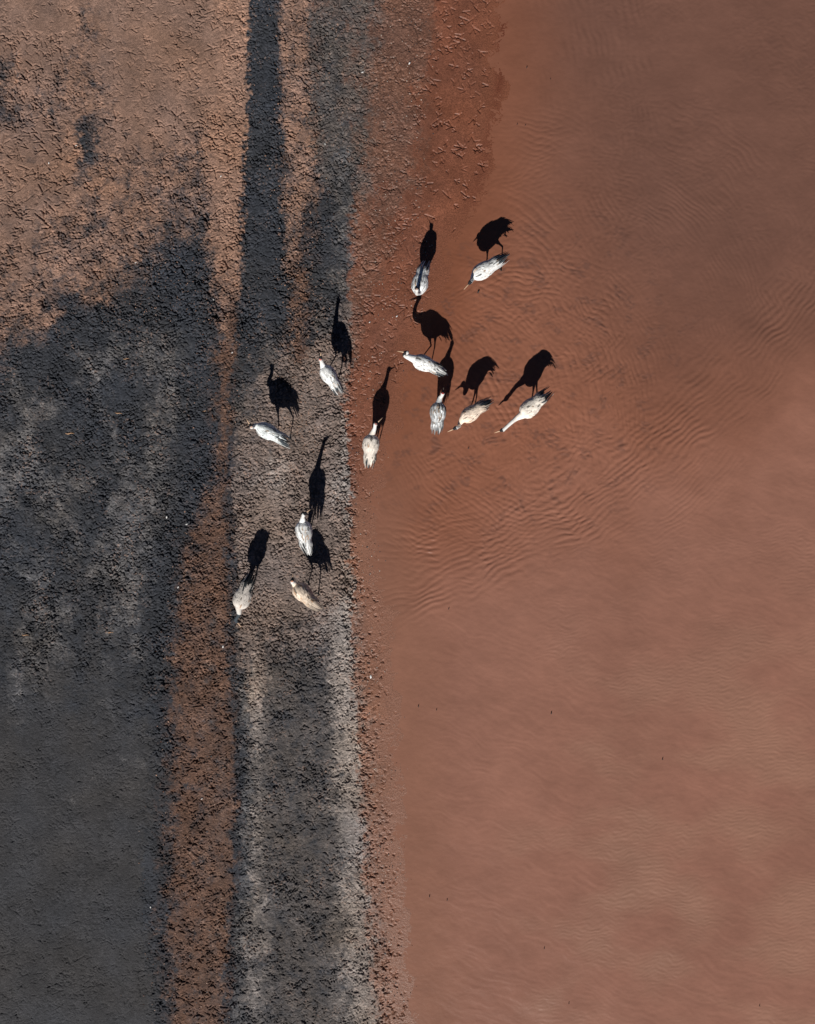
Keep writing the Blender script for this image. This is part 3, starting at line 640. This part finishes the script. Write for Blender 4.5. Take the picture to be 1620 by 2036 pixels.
# ------------------------------------------------------------------ small litter
M_white = mat_plain('down_feather', (.75, .73, .70), .8, .1); M_straw = mat_plain('straw', (.42, .25, .14), .8, .2); M_dark = mat_plain('wet_twig', (.02, .018, .018), .5, .3)
def litter(kind, u, v, size, ang, label, mat):
    z = max(ground_z(*G3(u, v)[:2]), .0) + .008; c = np.array((*G3(u, v)[:2], 0.0)); r_ = np.random.default_rng(int(u * 7 + v))
    V_, F_ = [], []; dr = np.array((math.cos(ang), math.sin(ang), 0)); nr = np.array((-dr[1], dr[0], 0)); s = size * S * (.75 if kind == 'twig' else 1)
    if kind == 'feather':
        pts = [dr * s * q + nr * s * .15 * math.sin(q * 3) + np.array((0, 0, s * .15 * (1 - q * q))) for q in (-1, -.5, 0, .5, 1)]
        tube(V_, F_, pts, [s * .08, s * .42, s * .5, s * .34, s * .06], 8, .35)
    elif kind == 'straw':
        pts = [dr * s * q + nr * s * .1 * math.sin(q * 4) + np.array((0, 0, .004 * r_.random())) for q in (-1, -.4, .3, 1)]
        tube(V_, F_, pts, [s * .07, s * .16, s * .13, s * .05], 6, .5)
        tube(V_, F_, [pts[1], pts[1] + (dr * .3 + nr * .3) * s], [s * .08, s * .03], 6)
    elif kind == 'twig':
        tube(V_, F_, [-dr * s * .6 - np.array((0, 0, .02)), dr * s * .1 + nr * s * .2 + np.array((0, 0, .01)), dr * s + np.array((0, 0, .02))], [s * .35, s * .40, s * .12], 7)
        tube(V_, F_, [nr * s * .1, (nr * .8 + dr * .5) * s + np.array((0, 0, .02))], [s * .22, s * .08], 6)
    me = mesh_from(kind, V_, F_, mat); o = link(kind, me); o.location = (c[0], c[1], z)
    o['label'] = label; o['category'] = kind; o['group'] = {'feather': 'white down feathers lying on the mud', 'straw': 'pale straw bits on the crust', 'twig': 'dark bits poking out of the water'}[kind]
for (u, v, s, a, lb) in [(814, 127, 3.2, .9, 'white down feather on the red mud near the top edge'), (721, 145, 3.2, .1, 'small white feather where dark crust meets upper mud'),
    (737, 1345, 4.2, 1.4, 'largest white feather, on pale mud below the flock'), (735, 641, 2.2, .5, 'white speck of down beside the raised shadow head, upper mud'),
    (789, 629, 2.6, .6, 'white speck left of the shadow beak below the topmost crane'), (462, 701, 2.8, .3, 'white feather on the rusty stripe left of the cranes'),
    (332, 1028, 3.0, 1.2, 'white feather on dark crust level with the neck-raised crane'), (372, 1042, 2.8, .2, 'white feather at the left edge of the rusty stripe'),
    (355, 1167, 2.6, 1.0, 'white feather left of the bowing crane'), (153, 291, 2.4, .2, 'white fleck beside the dark spot on upper left clay'),
    (99, 326, 2.4, 1.3, 'white fleck left of the dark spot on the tan clay'), (646, 287, 2.8, 1.5, 'white feather on the upper grey crust strip'),
    (440, 352, 2.4, .8, 'white fleck on the tan clay ridge beside the dark band'), (424, 596, 2.8, .1, 'white fleck at the lower end of the tan ridge'),
    (271, 523, 2.4, .4, 'white fleck on mottled clay above the dark crust'), (444, 1285, 3.0, 1.1, 'white feather on rusty stripe under the bowing crane'),
    (402, 1587, 2.2, .6, 'white fleck on the rusty stripe, middle of the lower part'), (300, 1802, 2.2, 1.4, 'white fleck left of the rusty stripe near the bottom')]:
    litter('feather', u, v, s, a, lb, M_white)
for (u, v, s, a, lb) in [(407, 817, 8, .05, 'pale straw bit left of the bluish grey crane'), (237, 822, 7, -.1, 'pale straw bit on dark crust in the middle left'),
    (140, 862, 9, .05, 'longer pale straw on the grey plates at far left'), (252, 714, 6, .1, 'thin straw on dark crust below the clay boundary'),
    (52, 1262, 7, .0, 'straw bit nearest the left edge of the frame'), (219, 1257, 8, -.05, 'straw bit left of the rusty stripe level with the bowing crane')]:
    litter('straw', u, v, s, a, lb, M_straw)
for (u, v, s, a, lb) in [(1096, 1419, 3.2, 1.2, 'black bit poking from calm water below the flock, right of centre'), (832, 1405, 3.0, 1.4, 'round black bit near the lower shore'),
    (868, 1412, 2.4, 1.3, 'thin black bit right of the round one near the shore'), (1317, 1510, 2.6, 1.0, 'dark bit in the wind-rippled lower right water'),
    (854, 1783, 2.8, 1.5, 'round black bit in the water near the bottom shore'), (889, 1790, 2.6, 1.4, 'slim upright black bit near the bottom shore'),
    (892, 1211, 2.6, 1.0, 'black bit in the outermost ripples below the flock'), (1047, 135, 2.6, .8, 'black bit in the water near the top'),
    (1094, 158, 1.4, .2, 'tiny black speck right of the topmost floating bit'), (1028, 248, 1.8, .3, 'left one of two dark specks close together off the upper shore'),
    (1044, 250, 1.8, .1, 'right one of two dark specks close together off the upper shore'), (1082, 1886, 2.2, 1.0, 'dark bit in the bottom water, left of centre'),
    (1131, 1995, 2.2, 1.2, 'dark bit closest to the bottom edge of the water'), (1510, 2000, 2.2, .9, 'dark bit in the bottom right corner water'),
    (951, 581, 5, .9, 'curled twig in shallow water under the upper right crane'), (931, 892, 2.6, .6, 'dark speck in the ripples below the sandy crane')]:
    litter('twig', u, v, s, a, lb, M_dark)
